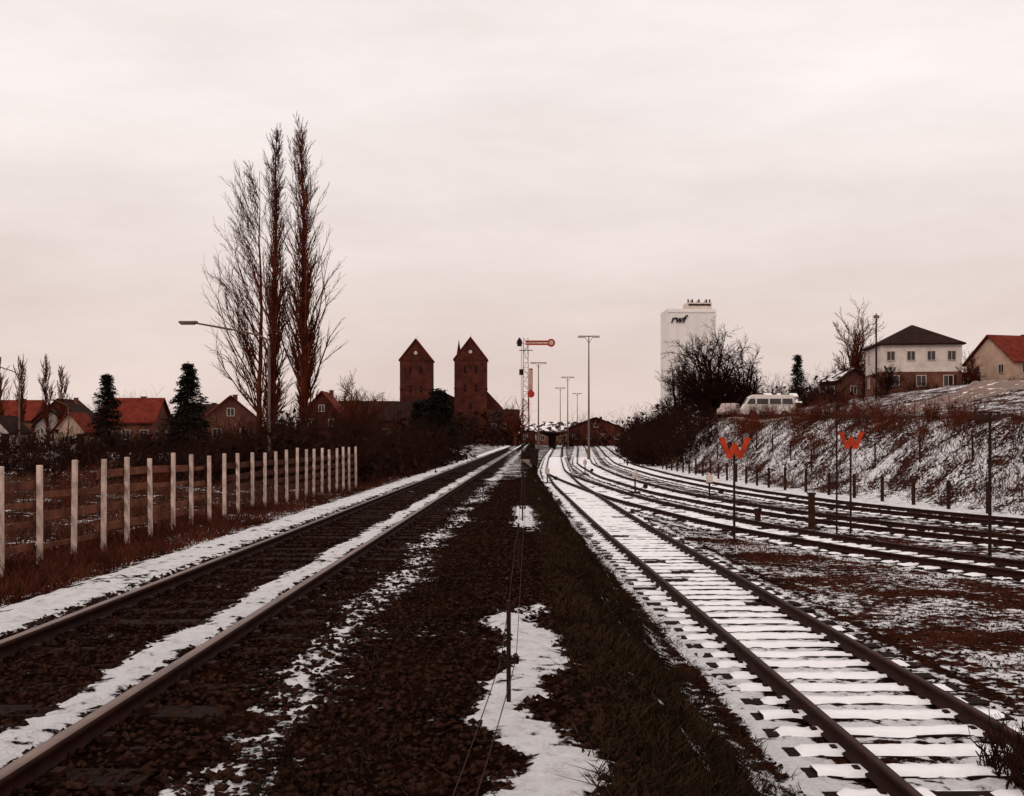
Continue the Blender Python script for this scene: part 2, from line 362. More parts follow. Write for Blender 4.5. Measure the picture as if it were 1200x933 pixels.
X,Y=clump(22000,1500,lambda y,r:0.0208*y-22+15*r,ly(12,60),.25); grass('field_grass',X,Y,.32,.012,M['fieldgrass'])
X,Y=clump(42000,3200,lambda y,r:0.45+1.75*r,ly(4.5,60),.09); k=(X<2.3)&(X>.35); grass('embankment_grass',X[k],Y[k],.085,.007,M['darkgrass'],.9)
X,Y=clump(9000,700,lambda y,r:-1.2+0.9*r,ly(4.5,40),.08); k=(X>-1.25)&(X<-.15);grass('embankment_grass',X[k],Y[k],.05,.005,M['darkgrass'],1.0)
X,Y=clump(12000,900,lambda y,r:5.4+(pl(y,TB)-7)*r,ly(9,30),.2); k=dist(TB,X,Y)<-1.4; grass('dry_grass',X[k],Y[k],.09,.008,M['drygrass'],.9)
X,Y=clump(38000,3400,lambda y,r:pl(y,FOOT)+0.5+7.3*r,ly(28,120),.26); grass('bank_grass',X,Y,.32,.02,M['bankgrass'],.6)
# ------------------------------------------------------------------ woody plants
def nrmv(v): 
    l=math.sqrt(v[0]**2+v[1]**2+v[2]**2)+1e-9; return (v[0]/l,v[1]/l,v[2]/l)
def kid(d,ang):
    r=nrmv((random.gauss(0,1),random.gauss(0,1),random.gauss(0,1)))
    dot=sum(a*b for a,b in zip(r,d)); p=nrmv(tuple(a-dot*b for a,b in zip(r,d)))
    c,s=math.cos(ang),math.sin(ang); return nrmv(tuple(d[i]*c+p[i]*s for i in range(3)))
def branch(S,p,d,Ln,r,lvl,ml,ang=.7,up=.05,steps=4,kids=1.6,wob=.12,ratio=.62,rmin=.006):
    st=steps if lvl<ml else 2
    for i in range(st):
        d=nrmv((d[0]+random.gauss(0,wob),d[1]+random.gauss(0,wob),d[2]+random.gauss(0,wob)+up))
        q=tuple(p[j]+d[j]*Ln/st for j in range(3)); r2=max(r*(1-.5/st),rmin*.7)
        S.append((*p,*q,r,r2)); p=q;r=r2
        if lvl<ml and (i>=1 or lvl>0):
            n=int(kids)+(random.random()<kids-int(kids))
            for _ in range(n): branch(S,p,kid(d,ang*random.uniform(.6,1.3)),Ln*ratio*random.uniform(.7,1.15),max(r*.6,rmin),lvl+1,ml,ang,up,steps,kids,wob,ratio,rmin)
def bare_tree(name,x,y,H,lvls=4,m=None,ang=.75,r=.22,trunk=.25,up=.04,z=None,n=3,limbs=7,rmin=.012,W=None,ratio=.58,kids=1.6,fill=.72):
    z=hz(x,y)-.1 if z is None else z; S=[]; p=(x,y,z); top=(x+random.gauss(0,.1),y,z+H*trunk)
    W=W or H*.4
    S.append((*p,*top,r*1.3,r)); ch=H*(1-trunk)
    for i in range(limbs):
        a=i*2.4+random.random(); el=.15+1.35*random.random()**.85
        reach=1/math.sqrt((math.cos(el)/W)**2+(math.sin(el)/ch)**2)
        branch(S,top,(math.cos(a)*math.cos(el),math.sin(a)*math.cos(el),math.sin(el)),reach*fill*random.uniform(.8,1.05),r*.5,1,lvls,ang,up,kids=kids,ratio=ratio*.75,wob=.08,rmin=rmin)
    return segs_mesh(name,S,m or M['twig'],n=n)
def poplar(name,x,y,H,R=1.2,nb=170,m=None,lean=0.0,side=None,rt=.24,start=.08,prof=None,rmin=.011,steep=4.2,sub=1.5,ratio=.34,ang=.30):
    z=hz(x,y)-.1; S=[]; N=30; pts=[]
    px,py=x,y
    for i in range(N+1):
        pts.append((px,py,z+H*i/N)); px+=lean*H/N+random.gauss(0,.03); py+=random.gauss(0,.03)
    for i in range(N): S.append((*pts[i],*pts[i+1],max(rt*(1-i/N),.02),max(rt*(1-(i+1)/N),.015)))
    for k in range(nb):
        t=start+(0.97-start)*(k/nb); i=min(int(t*N),N-1); p=pts[i]
        a=random.uniform(0,6.28) if side is None or random.random()>.75 else side+random.gauss(0,.5)
        pr=(prof or (lambda t: min(1,.45+t*1.8)*(1-t)**.5))(t)
        rr=R*pr*random.uniform(.4,1.3); Ln=min(max(rr*steep*random.uniform(.6,1.1),.8),H*(1.02-t)+.5); h=min(.85,rr*.85/Ln)
        d=(math.cos(a)*h,math.sin(a)*h,math.sqrt(1-h*h))
        branch(S,p,d,Ln,max(rt*(1-t)*.3,.018),2,4,ang,.04,steps=5,kids=sub,wob=.06,ratio=ratio,rmin=rmin)
    return segs_mesh(name,S,m or M['twig'])
poplar('poplar_tree',-15.2,70,21.6,1.35,150,lean=.012,rt=.28,rmin=.011,steep=3.4,ang=.42)
poplar('poplar_tree',-13.1,70,21.6,1.6,165,lean=0.0,rt=.30,start=.1,rmin=.011,steep=3.4,ang=.42)
poplar('poplar_tree',-16.6,73,19.3,4.3,66,side=3.14,rt=.24,start=.12,steep=1.8,sub=1.6,rmin=.011,ratio=.36,ang=.42,prof=lambda t:min(1,.55+t*1.5)*(1-t)**.6)
for (x,y,H) in((-67.5,146,12.0),(-64.2,145,11.6),(-61.2,146,12.2),(-59.8,147,10.4)): poplar('poplar_tree',x,y,H,.95,60,rt=.16,rmin=.022)
bare_tree('bare_tree',26.9,150,12.6,4,M['twigdark'],.8,.4,.10,limbs=34,rmin=.024,W=6.2,kids=1.9,fill=.8)
bare_tree('bare_tree',31.0,148,9.6,4,M['twigdark'],.8,.3,.10,limbs=16,rmin=.022,W=3.6,fill=.8)
bare_tree('bare_tree',22.3,150,8.6,4,M['twigdark'],.8,.3,.12,limbs=16,rmin=.022,W=3.5,fill=.8)
bare_tree('bare_tree',46.2,150,11.6,4,M['twig'],.6,.3,.12,up=.06,limbs=30,rmin=.022,W=2.7,fill=.8)
bare_tree('bare_tree',52.5,127,4.8,4,M['twig'],.6,.14,.16,up=.08,limbs=14,rmin=.014,W=1.9)
bare_tree('bare_tree',42.5,126,4.4,4,M['twigdark'],.6,.14,.12,up=.08,limbs=14,rmin=.014,W=2.2)
bare_tree('bare_tree',-20.5,150,10.6,4,M['twig'],.6,.3,.2,limbs=18,rmin=.018,W=3.2)
bare_tree('bare_tree',-23.2,160,10.2,4,M['twig'],.6,.3,.2,limbs=16,rmin=.018,W=3.0)
bare_tree('bare_tree',-5.6,230,9,3,M['twig'],.7,.3,.2,limbs=14,rmin=.03,W=3)
bare_tree('bare_tree',0.6,200,8.6,3,M['twig'],.7,.3,.2,limbs=16,rmin=.03,W=3)
bare_tree('bare_tree',36,170,8,4,M['twigdark'],.7,.25,.2,limbs=14,rmin=.025,z=4,W=3.4)
bare_tree('bare_tree',59,122,4.4,4,M['twigdark'],.7,.2,.2,limbs=12,rmin=.02,W=2)
def conifer(name,x,y,H,R,nt=9000):
    z=hz(x,y)-.05; P=empty(name,(x,y,z)); S=[(0,0,0,0,0,H*.97,.14,.02)]; T=[]
    lv=int(H*3.2); 
    for i in range(lv):
        t=.04+.96*i/lv; zz=H*t; Rr=R*(1-t)**.8*random.uniform(.75,1.12)+.14
        for k in range(9):
            a=random.uniform(0,6.28); rr=Rr*random.uniform(.6,1.1); e=(math.cos(a)*rr,math.sin(a)*rr,zz-rr*.22+random.gauss(0,.1))
            S.append((0,0,zz,*e,.03,.008))
            for q in range(int(nt/(lv*9))):
                s=random.random()**.7; sp=.10+.10*rr*(1-s)+.06
                c=(e[0]*s+random.gauss(0,sp),e[1]*s+random.gauss(0,sp),zz+(e[2]-zz)*s+random.gauss(0,.09))
                l=random.uniform(.08,.2)*(1+H*.04)
                T+=[(c[0]+random.gauss(0,l*.4),c[1]+random.gauss(0,l*.4),c[2]+.03),(c[0]+math.cos(a)*l,c[1]+math.sin(a)*l,c[2]-l*.5),(c[0]+random.gauss(0,l*.5),c[1]+random.gauss(0,l*.5),c[2]-l*.25)]
    segs_mesh('trunk_and_limbs',S,M['bark'],P); tris_mesh('needles',T,M['conifer'],P)
conifer('conifer_tree',-5.3,80,5.4,2.5,12000)
conifer('conifer_tree',-6.9,84,4.6,2.1,8000)
conifer('conifer_tree',-29.2,100,8.5,2.9,11000)
conifer('conifer_tree',-43.8,120,8.6,2.7,9000)
conifer('conifer_tree',42.5,165,8.2,1.8,6000)
conifer('conifer_tree',62.5,110,4.2,2.0,5000)
def bushes(name,pts,m,sticks=26,leaf=0):
    S=[];T=[]
    for (x,y,h) in pts:
        z=hz(x,y)-.05
        for _ in range(sticks):
            a=random.uniform(0,6.28); sp=random.uniform(0,.75); d=nrmv((math.cos(a)*sp,math.sin(a)*sp,1)); L0=h*random.uniform(.5,1.05)
            p=(x+random.gauss(0,h*.16),y+random.gauss(0,h*.16),z); r=.010+.0045*h
            for i in range(3):
                d=nrmv((d[0]+random.gauss(0,.15),d[1]+random.gauss(0,.15),d[2])); q=tuple(p[j]+d[j]*L0/3 for j in range(3)); S.append((*p,*q,r,r*.75)); r*=.75; p=q
                for _k in range(3):
                    kd=kid(d,random.uniform(.4,.9)); q2=tuple(p[j]+kd[j]*L0*.28 for j in range(3)); S.append((*p,*q2,r*.8,r*.45))
        for _ in range(leaf):
            zl=min(abs(random.gauss(0,.35)),.72); c=(x+random.gauss(0,h*.26)*(1-zl*.6),y+random.gauss(0,h*.26),z+zl*h); s=h*.05
            for _k in range(3): T.append((c[0]+random.gauss(0,s),c[1]+random.gauss(0,s),c[2]+random.gauss(0,s)))
    P=empty(name); segs_mesh('branches',S,m,P)
    if T: tris_mesh('dead_leaves',T,m,P)
U_=random.uniform
bushes('hedge',[(U_(-14,-5.4)+.0208*y,y,U_(1.5,2.9)) for y in [U_(38,72) for _ in range(130)]],M['twigdark'],20,140)
bushes('hedge',[(U_(-30,-11),U_(40,62),U_(.8,1.5)) for _ in range(60)],M['twigdark'],18,100)
bushes('garden_shrubs',[(U_(-26,-9),U_(24,45),U_(.5,1.1)) for _ in range(30)],M['twig'],18,30)
bushes('shrubs',[(x,y,U_(1.8,3.4)) for x,y in [(pl(y,FOOT)+U_(-1.5,5),y) for y in [U_(92,175) for _ in range(115)]]],M['twigdark'],20,120)
bushes('shrubs',[(pl(y,FOOT)+U_(3,8),y,U_(.8,1.7)) for y in [U_(36,110) for _ in range(90)]],M['twig'],18,40)
bushes('weeds',[(U_(3.95,4.32),U_(8.3,9.4),U_(.25,.6)) for _ in range(12)],M['twigdark'],10,0)
bushes('garden_shrubs',[(U_(-95,-14),U_(75,140),U_(1.4,3.2)) for _ in range(270)],M['twigdark'],12,85)
bushes('garden_shrubs',[(U_(34,62),U_(112,128),U_(.8,1.8)) for _ in range(36)],M['twigdark'],16,60)
bushes('distant_trees',[(x,y,U_(5,9)) for x,y in [(U_(-.52,-.0)*y,y) for y in [U_(190,330) for _ in range(220)]]],M['twigdark'],12,140)
bushes('distant_trees',[(x,y,U_(4,8)) for x,y in [(U_(0.05,.55)*y,y) for y in [U_(230,380) for _ in range(220)]]],M['twigdark'],12,140)
bushes('distant_trees',[(x,y,U_(3,6)) for x,y in [(U_(.20,.5)*y,y) for y in [U_(140,200) for _ in range(95)]]],M['twigdark'],16,100)
# ------------------------------------------------------------------ fences
FN=empty('garden_fence')
posts=MB();boards=MB();boards2=MB()
dx,dy=0.0523,1.0
def fp(y): return -6.4+dx*(y-13.9)
def lpost(x,y,h):
    k=len(posts.v); lx,ly_=random.uniform(-.02,.02),random.uniform(-.015,.015); w=.034
    for zz,o in((-.3,0),(h,1)):
        for a_,b_ in((-w,-w),(w,-w),(w,w),(-w,w)): posts.v.append((x+a_+lx*o,y+b_+ly_*o,zz))
    posts.f+=[(k,k+3,k+2,k+1),(k+4,k+5,k+6,k+7),(k,k+1,k+5,k+4),(k+1,k+2,k+6,k+5),(k+2,k+3,k+7,k+6),(k+3,k,k+4,k+7)]
y=11.9
while y<37:
    if not(21.95<y<22.6): lpost(fp(y)+random.uniform(-.02,.02),y,1.27+random.uniform(-.05,.05))
    y+=1.0
def board(B,y0,y1,z,h,t=.022,off=.0,sag=.02):
    x0,x1=fp(y0)-.058+off,fp(y1)-.058+off; k=len(B.v)
    s0,s1=random.uniform(-sag,sag),random.uniform(-sag,sag)
    for zz in(z-h/2,z+h/2):
        for (a_,b_,o,s_) in((x0,y0,0,s0),(x1,y1,0,s1),(x1,y1,-t,s1),(x0,y0,-t,s0)): B.v.append((a_+o,b_,zz+s_))
    B.f+=[(k,k+3,k+2,k+1),(k+4,k+5,k+6,k+7),(k,k+1,k+5,k+4),(k+1,k+2,k+6,k+5),(k+2,k+3,k+7,k+6),(k+3,k,k+4,k+7)]
for a_,b_,zs in((11.9,13.9,(.15,.42,.69,.96)),(13.9,14.9,(.15,.42,.69,.96)),(14.9,16.9,(.12,.5,.80)),(16.9,18.9,(.2,.5,.78,1.03)),(18.9,20.9,(.2,.34,.75,1.03)),(20.9,21.85,(.15,.42,.69,.98))):
    for z in zs: board(boards,a_,b_,z,random.choice((.07,.09,.12)))
for k in range(7):
    a_=22.9+k*2
    for z in(.08,.30,.52,.74,.98):
        if random.random()<.08: continue
        board(boards2,a_,a_+2,z,.12,sag=.012)
posts.obj('posts',M['fencepost'],FN,bevel=.008); boards.obj('boards',M['board'],FN); boards2.obj('boards_dark',M['board2'],FN)
F2=empty('wire_fence'); pb=MB(); wr=MB(); prev=None
y=30.
while y<100:
    x=float(pl(y,FOOT))-.6; z=hz(x,y); hgt=U_(1.0,1.2); pb.box(x,y,z+hgt/2-.1,.12,.12,hgt+.2)
    if prev:
        for h in(.35,.7,.98): wr.tube((prev[0],prev[1],prev[2]+h),(x,y,z+h),.006,n=3)
    prev=(x,y,z); y+=2.6
pb.obj('posts',M['wood'],F2); wr.obj('wires',M['darksteel'],F2)
F2=empty('wire_fence'); pb=MB(); wr=MB(); prev=None
y=34.
while y<90:
    x=float(pl(y,FOOT))+2.4; z=hz(x,y); pb.box(x,y,z+.5,.07,.07,1.4)
    if prev:
        for h in(.4,.8,1.1): wr.tube((prev[0],prev[1],prev[2]+h),(x,y,z+h),.006,n=3)
    prev=(x,y,z); y+=4.2
pb.obj('posts',M['wood'],F2); wr.obj('wires',M['darksteel'],F2)
# ------------------------------------------------------------------ roads
def road(name,pts,w,m,off=.06):
    P=empty(name); pts=np.array(pts,float); t=np.linspace(0,len(pts)-1,90)
    x=np.interp(t,range(len(pts)),pts[:,0]);y=np.interp(t,range(len(pts)),pts[:,1])
    k=np.ones(9)/9; xp=np.convolve(np.pad(x,4,mode='edge'),k,'valid');yp=np.convolve(np.pad(y,4,mode='edge'),k,'valid')
    tx=np.gradient(xp);ty=np.gradient(yp);l=np.hypot(tx,ty);nxx,nyy=ty/l,-tx/l
    off_=np.linspace(-w/2,w/2,9); X=xp[:,None]+nxx[:,None]*off_;Y=yp[:,None]+nyy[:,None]*off_; Z=height(X,Y)+off
    idx=np.arange(X.size).reshape(X.shape); F=np.stack([idx[:-1,:-1],idx[:-1,1:],idx[1:,1:],idx[1:,:-1]],-1).reshape(-1,4)
    mesh_np('surface',np.stack([X,Y,Z],-1).reshape(-1,3),F,[m],P,smooth=True)
    for s in(-1,1):
        V=[];FF=[]
        for i in range(len(xp)):
            for a_,b_ in((0,-.1),(0,.12),(.14,.12),(.14,-.1)):
                o=s*(w/2+a_); X1=xp[i]+nxx[i]*o;Y1=yp[i]+nyy[i]*o; V.append((X1,Y1,hz(X1,Y1)+off+b_))
        for i in range(len(xp)-1):
            for j in range(3): FF.append((i*4+j,i*4+j+1,(i+1)*4+j+1,(i+1)*4+j))
        mesh_np('kerb',V,FF,[M['kerb']],P)
road('road',[(34,40),(27,60),(22.5,80),(22.3,100),(24,125),(27,160),(34,220)],5.5,M['asphalt'])
road('driveway',[(26,92),(33,88),(40,92),(46,102),(56,108),(75,110)],5.0,M['paving'],.10)
# ------------------------------------------------------------------ buildings
def window(G,x,y,z,w,h,P,face='y'):
    fr,gl=G
    if face=='y':
        gl.box(x,y-.012,z,w,.03,h)
        for sx in(-1,1): fr.box(x+sx*(w/2+.035),y-.03,z,.07,.08,h+.14)
        fr.box(x,y-.03,z+h/2+.035,w-.002,.08,.07); fr.box(x,y-.05,z-h/2-.035,w-.002,.14,.07); fr.box(x,y-.03,z,.05,.05,h-.002)
    else:
        s=face
        gl.box(x+s*.012,y,z,.03,w,h)
        for sy in(-1,1): fr.box(x+s*.03,y+sy*(w/2+.035),z,.08,.07,h+.14)
        fr.box(x+s*.03,y,z+h/2+.035,.08,w-.002,.07); fr.box(x+s*.05,y,z-h/2-.035,.14,w-.002,.07); fr.box(x+s*.03,y,z,.05,.05,h-.002)
def house(name,x,y,w,d,eh,rh,rz=0,wall='plaster',roof='rooftile',kind='gable_x',wins=((3,1),),z=None,chim=True,lower=None,ov=.4):
    z=hz(x,y)-.3 if z is None else z; P=empty(name,(x,y,z),rz); eh+=.3
    b=MB()
    if lower: 
        MB().box(0,0,lower/2,w+.06,d+.06,lower).obj('ground_storey_walls',M['brick_h'],P); b.box(0,0,(eh+lower)/2,w,d,eh-lower)
    else: b.box(0,0,eh/2,w,d,eh)
    if kind=='gable_y':
        b.prism([(-w/2,eh),(w/2,eh),(0,eh+rh)],-d/2,d/2)
    elif kind=='gable_x':
        k=len(b.v); b.v+=[(-w/2,-d/2,eh),(-w/2,d/2,eh),(-w/2,0,eh+rh),(w/2,-d/2,eh),(w/2,d/2,eh),(w/2,0,eh+rh)]; b.f+=[(k,k+2,k+1),(k+3,k+4,k+5),(k,k+3,k+5,k+2),(k+1,k+2,k+5,k+4)]
    b.obj('walls',M[wall],P)
    r=MB(); t=.16
    if kind=='gable_y':
        sl=rh/(w/2); e=ov
        for s in(-1,1): 
            pts=[(0,eh+rh+.03),(s*(w/2+e),eh-sl*e+.03),(s*(w/2+e),eh-sl*e+.03+t),(0,eh+rh+.03+t)]
            r.prism(pts if s>0 else pts[::-1],-d/2-e,d/2+e)
    elif kind=='gable_x':
        sl=rh/(d/2); e=ov
        for s in(-1,1):
            k=len(r.v)
            for xx in(-w/2-e,w/2+e): r.v+=[(xx,0,eh+rh+.03),(xx,s*(d/2+e),eh-sl*e+.03),(xx,s*(d/2+e),eh-sl*e+.03+t),(xx,0,eh+rh+.03+t)]
            for j in range(4): r.f.append((k+j,k+(j+1)%4,k+4+(j+1)%4,k+4+j))
            r.f+=[(k,k+3,k+2,k+1),(k+4,k+5,k+6,k+7)]
    else:
        e=ov; rl=max(0,(w-d)/2)
        for zz,ee in((eh+.005,e),(eh+t,e)):
            r.v+=[(-w/2-ee,-d/2-ee,zz),(w/2+ee,-d/2-ee,zz),(w/2+ee,d/2+ee,zz),(-w/2-ee,d/2+ee,zz)]
        r.v+=[(-rl,0,eh+rh),(rl,0,eh+rh)]
        r.f+=[(0,3,2,1),(0,1,5,4),(1,2,6,5),(2,3,7,6),(3,0,4,7),(4,5,9,8),(5,6,9),(6,7,8,9),(7,4,8)]
    r.obj('roof',M[roof],P)
    fr,gl=MB(),MB()
    ns=len(wins)
    for si,(n,wh) in enumerate(wins):
        zc=(si+.55)*(eh/ns)+.05
        for i in range(n):
            window((fr,gl),-w/2+w*(i+.5)/n,-d/2-(.03 if lower and zc<lower else 0),zc,1.05*wh,1.25*wh,P)
        for i in range(2):
            for s in(-1,1): window((fr,gl),s*(w/2+(.03 if lower and zc<lower else 0)),-d/2+d*(i+.5)/2,zc,1.0*wh,1.2*wh,P,face=s)
    if kind=='gable_y' and rh>2: window((fr,gl),0,-d/2,eh+rh*.3,.8,.9,P)
    fr.obj('window_frames',M['frame'],P); gl.obj('window_glass',M['glass'],P)
    MB().box(w*.38,-d/2-.04,1.25,.95,.08,2.1).obj('door',M['wood'],P)
    if chim: MB().box(w*.12,d*.1,eh+rh*.8,.55,.55,rh*.6).box(w*.12,d*.1,eh+rh*1.1+.05,.68,.68,.1).obj('chimney',M['brick_h'],P)
    return P
house('villa',47.6,132,9.0,8.8,5.5,2.7,rz=-.12,wall='plaster',roof='roofdark',kind='hip',wins=((3,.95),(4,.8)),lower=2.7,chim=False)
house('garage_building',53.4,133,2.6,6,2.3,.3,rz=0,wall='brick_h',roof='roofdark',kind='hip',wins=((1,.9),),chim=False,ov=.2)
house('red_roof_house',61.6,134,9.5,8,3.9,3.1,rz=.30,wall='plaster2',roof='rooftile',kind='gable_x',wins=((3,.9),(3,.8)))
house('outbuilding',45.0,150,5,4,2.6,1.5,rz=.3,wall='brick_h',roof='roofsnow',kind='gable_y',wins=((1,.8),),chim=False)
house('garden_shed',30.5,128,4,3,2.0,.9,rz=.1,wall='wood',roof='roofsnow',kind='gable_x',wins=((1,.6),),chim=False)
house('garden_house',-61.5,150,4.2,5,3.2,1.9,rz=.1,wall='plaster',roof='roofdark',kind='gable_y',wins=((1,.8),),chim=False)
house('garden_house',-58.5,128,3.2,4,2.3,1.6,rz=-.1,wall='plaster',roof='roofdark',kind='gable_y',wins=((1,.7),),chim=False)
house('brick_house',-47.5,140,6.6,7,3.6,2.8,wall='brick_h',roof='rooftile',kind='gable_x',wins=((3,.9),))
house('brick_house',-52.5,134,3.6,5,2.4,2.0,wall='plaster2',roof='rooftile',kind='gable_y',wins=((1,.8),),chim=False)
house('brick_house',-36.2,142,6.6,7,3.9,2.8,rz=.3,wall='brick_h',roof='rooftile',kind='gable_y',wins=((2,.9),))
house('brick_house',-44,160,7,7,3.6,2.6,wall='brick_h',roof='roofdark',kind='gable_x',wins=((3,.9),))
house('brick_house',-28.5,170,6,8,4.8,3.5,wall='brick',roof='rooftile',kind='gable_y',wins=((2,.9),(2,.8)))
house('brick_house',-24,185,9,8,4.4,3.0,rz=.1,wall='brick',roof='roofdark',kind='gable_x',wins=((3,.9),))
house('brick_house',-85,190,9,8,4.6,3.2,wall='brick_h',roof='rooftile',kind='gable_x',wins=((3,.9),))
house('brick_house',-72,180,8,8,4.2,3.4,wall='brick',roof='roofdark',kind='gable_y',wins=((2,.9),))
house('brick_house',-17.5,210,8,8,5.2,3.0,wall='brick_h',roof='roofdark',kind='gable_x',wins=((3,.9),))
house('brick_house',-1.8,240,6,8,5.0,2.4,wall='brick',roof='roofdark',kind='gable_x',wins=((3,.8),(3,.8)))
house('station_building',19.5,262,13,9,4.0,2.5,wall='brick',roof='roofdark',kind='gable_y',wins=((4,.9),))
house('goods_shed',12.0,275,12,8,3.4,2.2,wall='brick_h',roof='roofsnow',kind='gable_x',wins=((4,.9),),chim=False)
house('goods_shed',6.5,290,9,8,3.6,1.6,wall='brick',roof='roofsnow',kind='gable_x',wins=((3,.9),),chim=False)
def canopy(x,y,Ln):
    P=empty('platform_canopy',(x,y,hz(x,y))); b=MB()
    for k in range(int(Ln/5)):
        b.tube((0,k*5,-.2),(0,k*5,3.1),.12); b.tube((0,k*5,2.4),(1.6,k*5,3.0),.06); b.tube((0,k*5,2.4),(-1.6,k*5,3.0),.06)
    b.obj('columns',M['darksteel'],P)
    MB().prism([(-2.6,3.3),(0,3.0),(2.6,3.3),(2.6,3.5),(0,3.2),(-2.6,3.5)],-2,Ln).obj('roof',M['roofsnow'],P)
canopy(8.0,205,40)
CH=empty('church',(0,0,0))
def tower(cx,cy,w,eh,rh):
    MB().box(cx,cy,eh/2,w,w,eh).prism([(cx-w/2,eh),(cx+w/2,eh),(cx,eh+rh)],cy-w/2,cy+w/2).obj('tower_walls',M['brick'],CH)
    r=MB(); sl=rh/(w/2)
    for s in(-1,1):
        pts=[(cx,eh+rh+.05),(cx+s*(w/2+.35),eh-sl*.35+.05),(cx+s*(w/2+.35),eh-sl*.35+.4),(cx,eh+rh+.5)]
        r.prism(pts if s>0 else pts[::-1],cy-w/2-.3,cy+w/2+.3)
    r.obj('tower_roof',M['rooftile'],CH)
    d=MB(); f=cy-w/2-.05
    def arch(x,z,ww,h):
        pts=[(x-ww/2,z),(x+ww/2,z)]+[(x+ww/2*math.cos(t),z+h+ww/2*math.sin(t)) for t in np.linspace(0,math.pi,9)]
        d.prism(pts,f,f+.2)
    for zz,nn_ in((eh-4.0,2),(eh-9.4,2),(eh-14.4,1)):
        for k in range(nn_): arch(cx+(k-(nn_-1)/2)*w*.34,zz,.8,1.7)
    d.obj('belfry_openings',M['louvre'],CH)
    w2=MB(); w2.tube((cx,f-.1,eh+rh*.34),(cx,f+.1,eh+rh*.34),.5,n=14); w2.obj('clock_face',M['mastwhite'],CH)
    c=MB(); 
    for zz in(eh,eh-8.2): c.box(cx,cy,zz-.15,w+.24,w+.24,.3)
    c.obj('string_courses',M['brick'],CH)
    MB().tube((cx,cy,eh+rh+.3),(cx,cy,eh+rh+1.6),.05,.02,n=5).obj('finial',M['darksteel'],CH)
tower(-27.4,320,9.0,23.6,5.6); tower(-11.8,320,9.2,23.8,5.9)
MB().box(-19.6,338,4.5,22,30,9).obj('nave_walls',M['brick'],CH)
n_=MB(); n_.prism([(-31.5,9),(-7.7,9),(-19.6,14.5)],322,352); n_.obj('nave_roof',M['roofdark'],CH)
MB().box(-6.0,326,5,6.6,14,10).prism([(-9.5,10),(-2.7,10),(-7.4,15)],318.9,333.1).obj('side_aisle',M['brick'],CH)
MB().box(-14.9,338,11,3,3,22).obj('stair_turret_walls',M['brick'],CH)
sp=MB(); sp.tube((-15.8,330,9),(-15.8,330,25),.8,.7,n=8).tube((-15.8,330,25.004),(-15.8,330,30.4),.85,.04,n=8); sp.obj('ridge_turret',M['roofdark'],CH)
# grain silo
SI=empty('grain_silo',(52.2,330,0),.04)
sb=MB(); sb.box(0,0,19.5,14.0,12,39.0); sb.obj('silo_tower_walls',M['silo'],SI)
rb_=MB()
for i in range(6): rb_.box(-7+14*i/5,-6.06,19.4,.3,.16,38.6)
rb_.box(0,-6.09,38.2,14.5,.2,.5); rb_.obj('pilasters',M['silo'],SI)
MB().box(2.9,0,40.1,7.2,7,2.2).box(1.0,-1,41.6,.9,.9,.8).box(3.0,-1,41.6,.9,.9,.8).box(5.2,-1,41.6,.9,.9,.8).obj('elevator_penthouse',M['plaster'],SI)
pr=MB(); pr.box(2.9,-3.56,40.5,6.6,.1,.5)
for xx in(-.2,1,3,5.2,6.2): pr.tube((xx,-2,41),(xx,-2,42.3),.22,n=6)
pr.obj('vents_and_windows',M['darksteel'],SI)
v_=MB()
for k in range(5): v_.box(-5.6+2.8*k,-6.16,9,1.1,.1,1.4)
v_.obj('windows',M['glass'],SI)
tcu=bpy.data.curves.new('logo_letters','FONT'); tcu.body='rwf'; tcu.size=3.0; tcu.shear=.4; tcu.extrude=.05; tcu.offset=.09; tcu.materials.append(M['ink'])
to=bpy.data.objects.new('logo_letters',tcu); to.rotation_euler=(math.pi/2,0,0); to.location=(-6.2,-6.3,35.0); link(to,SI)
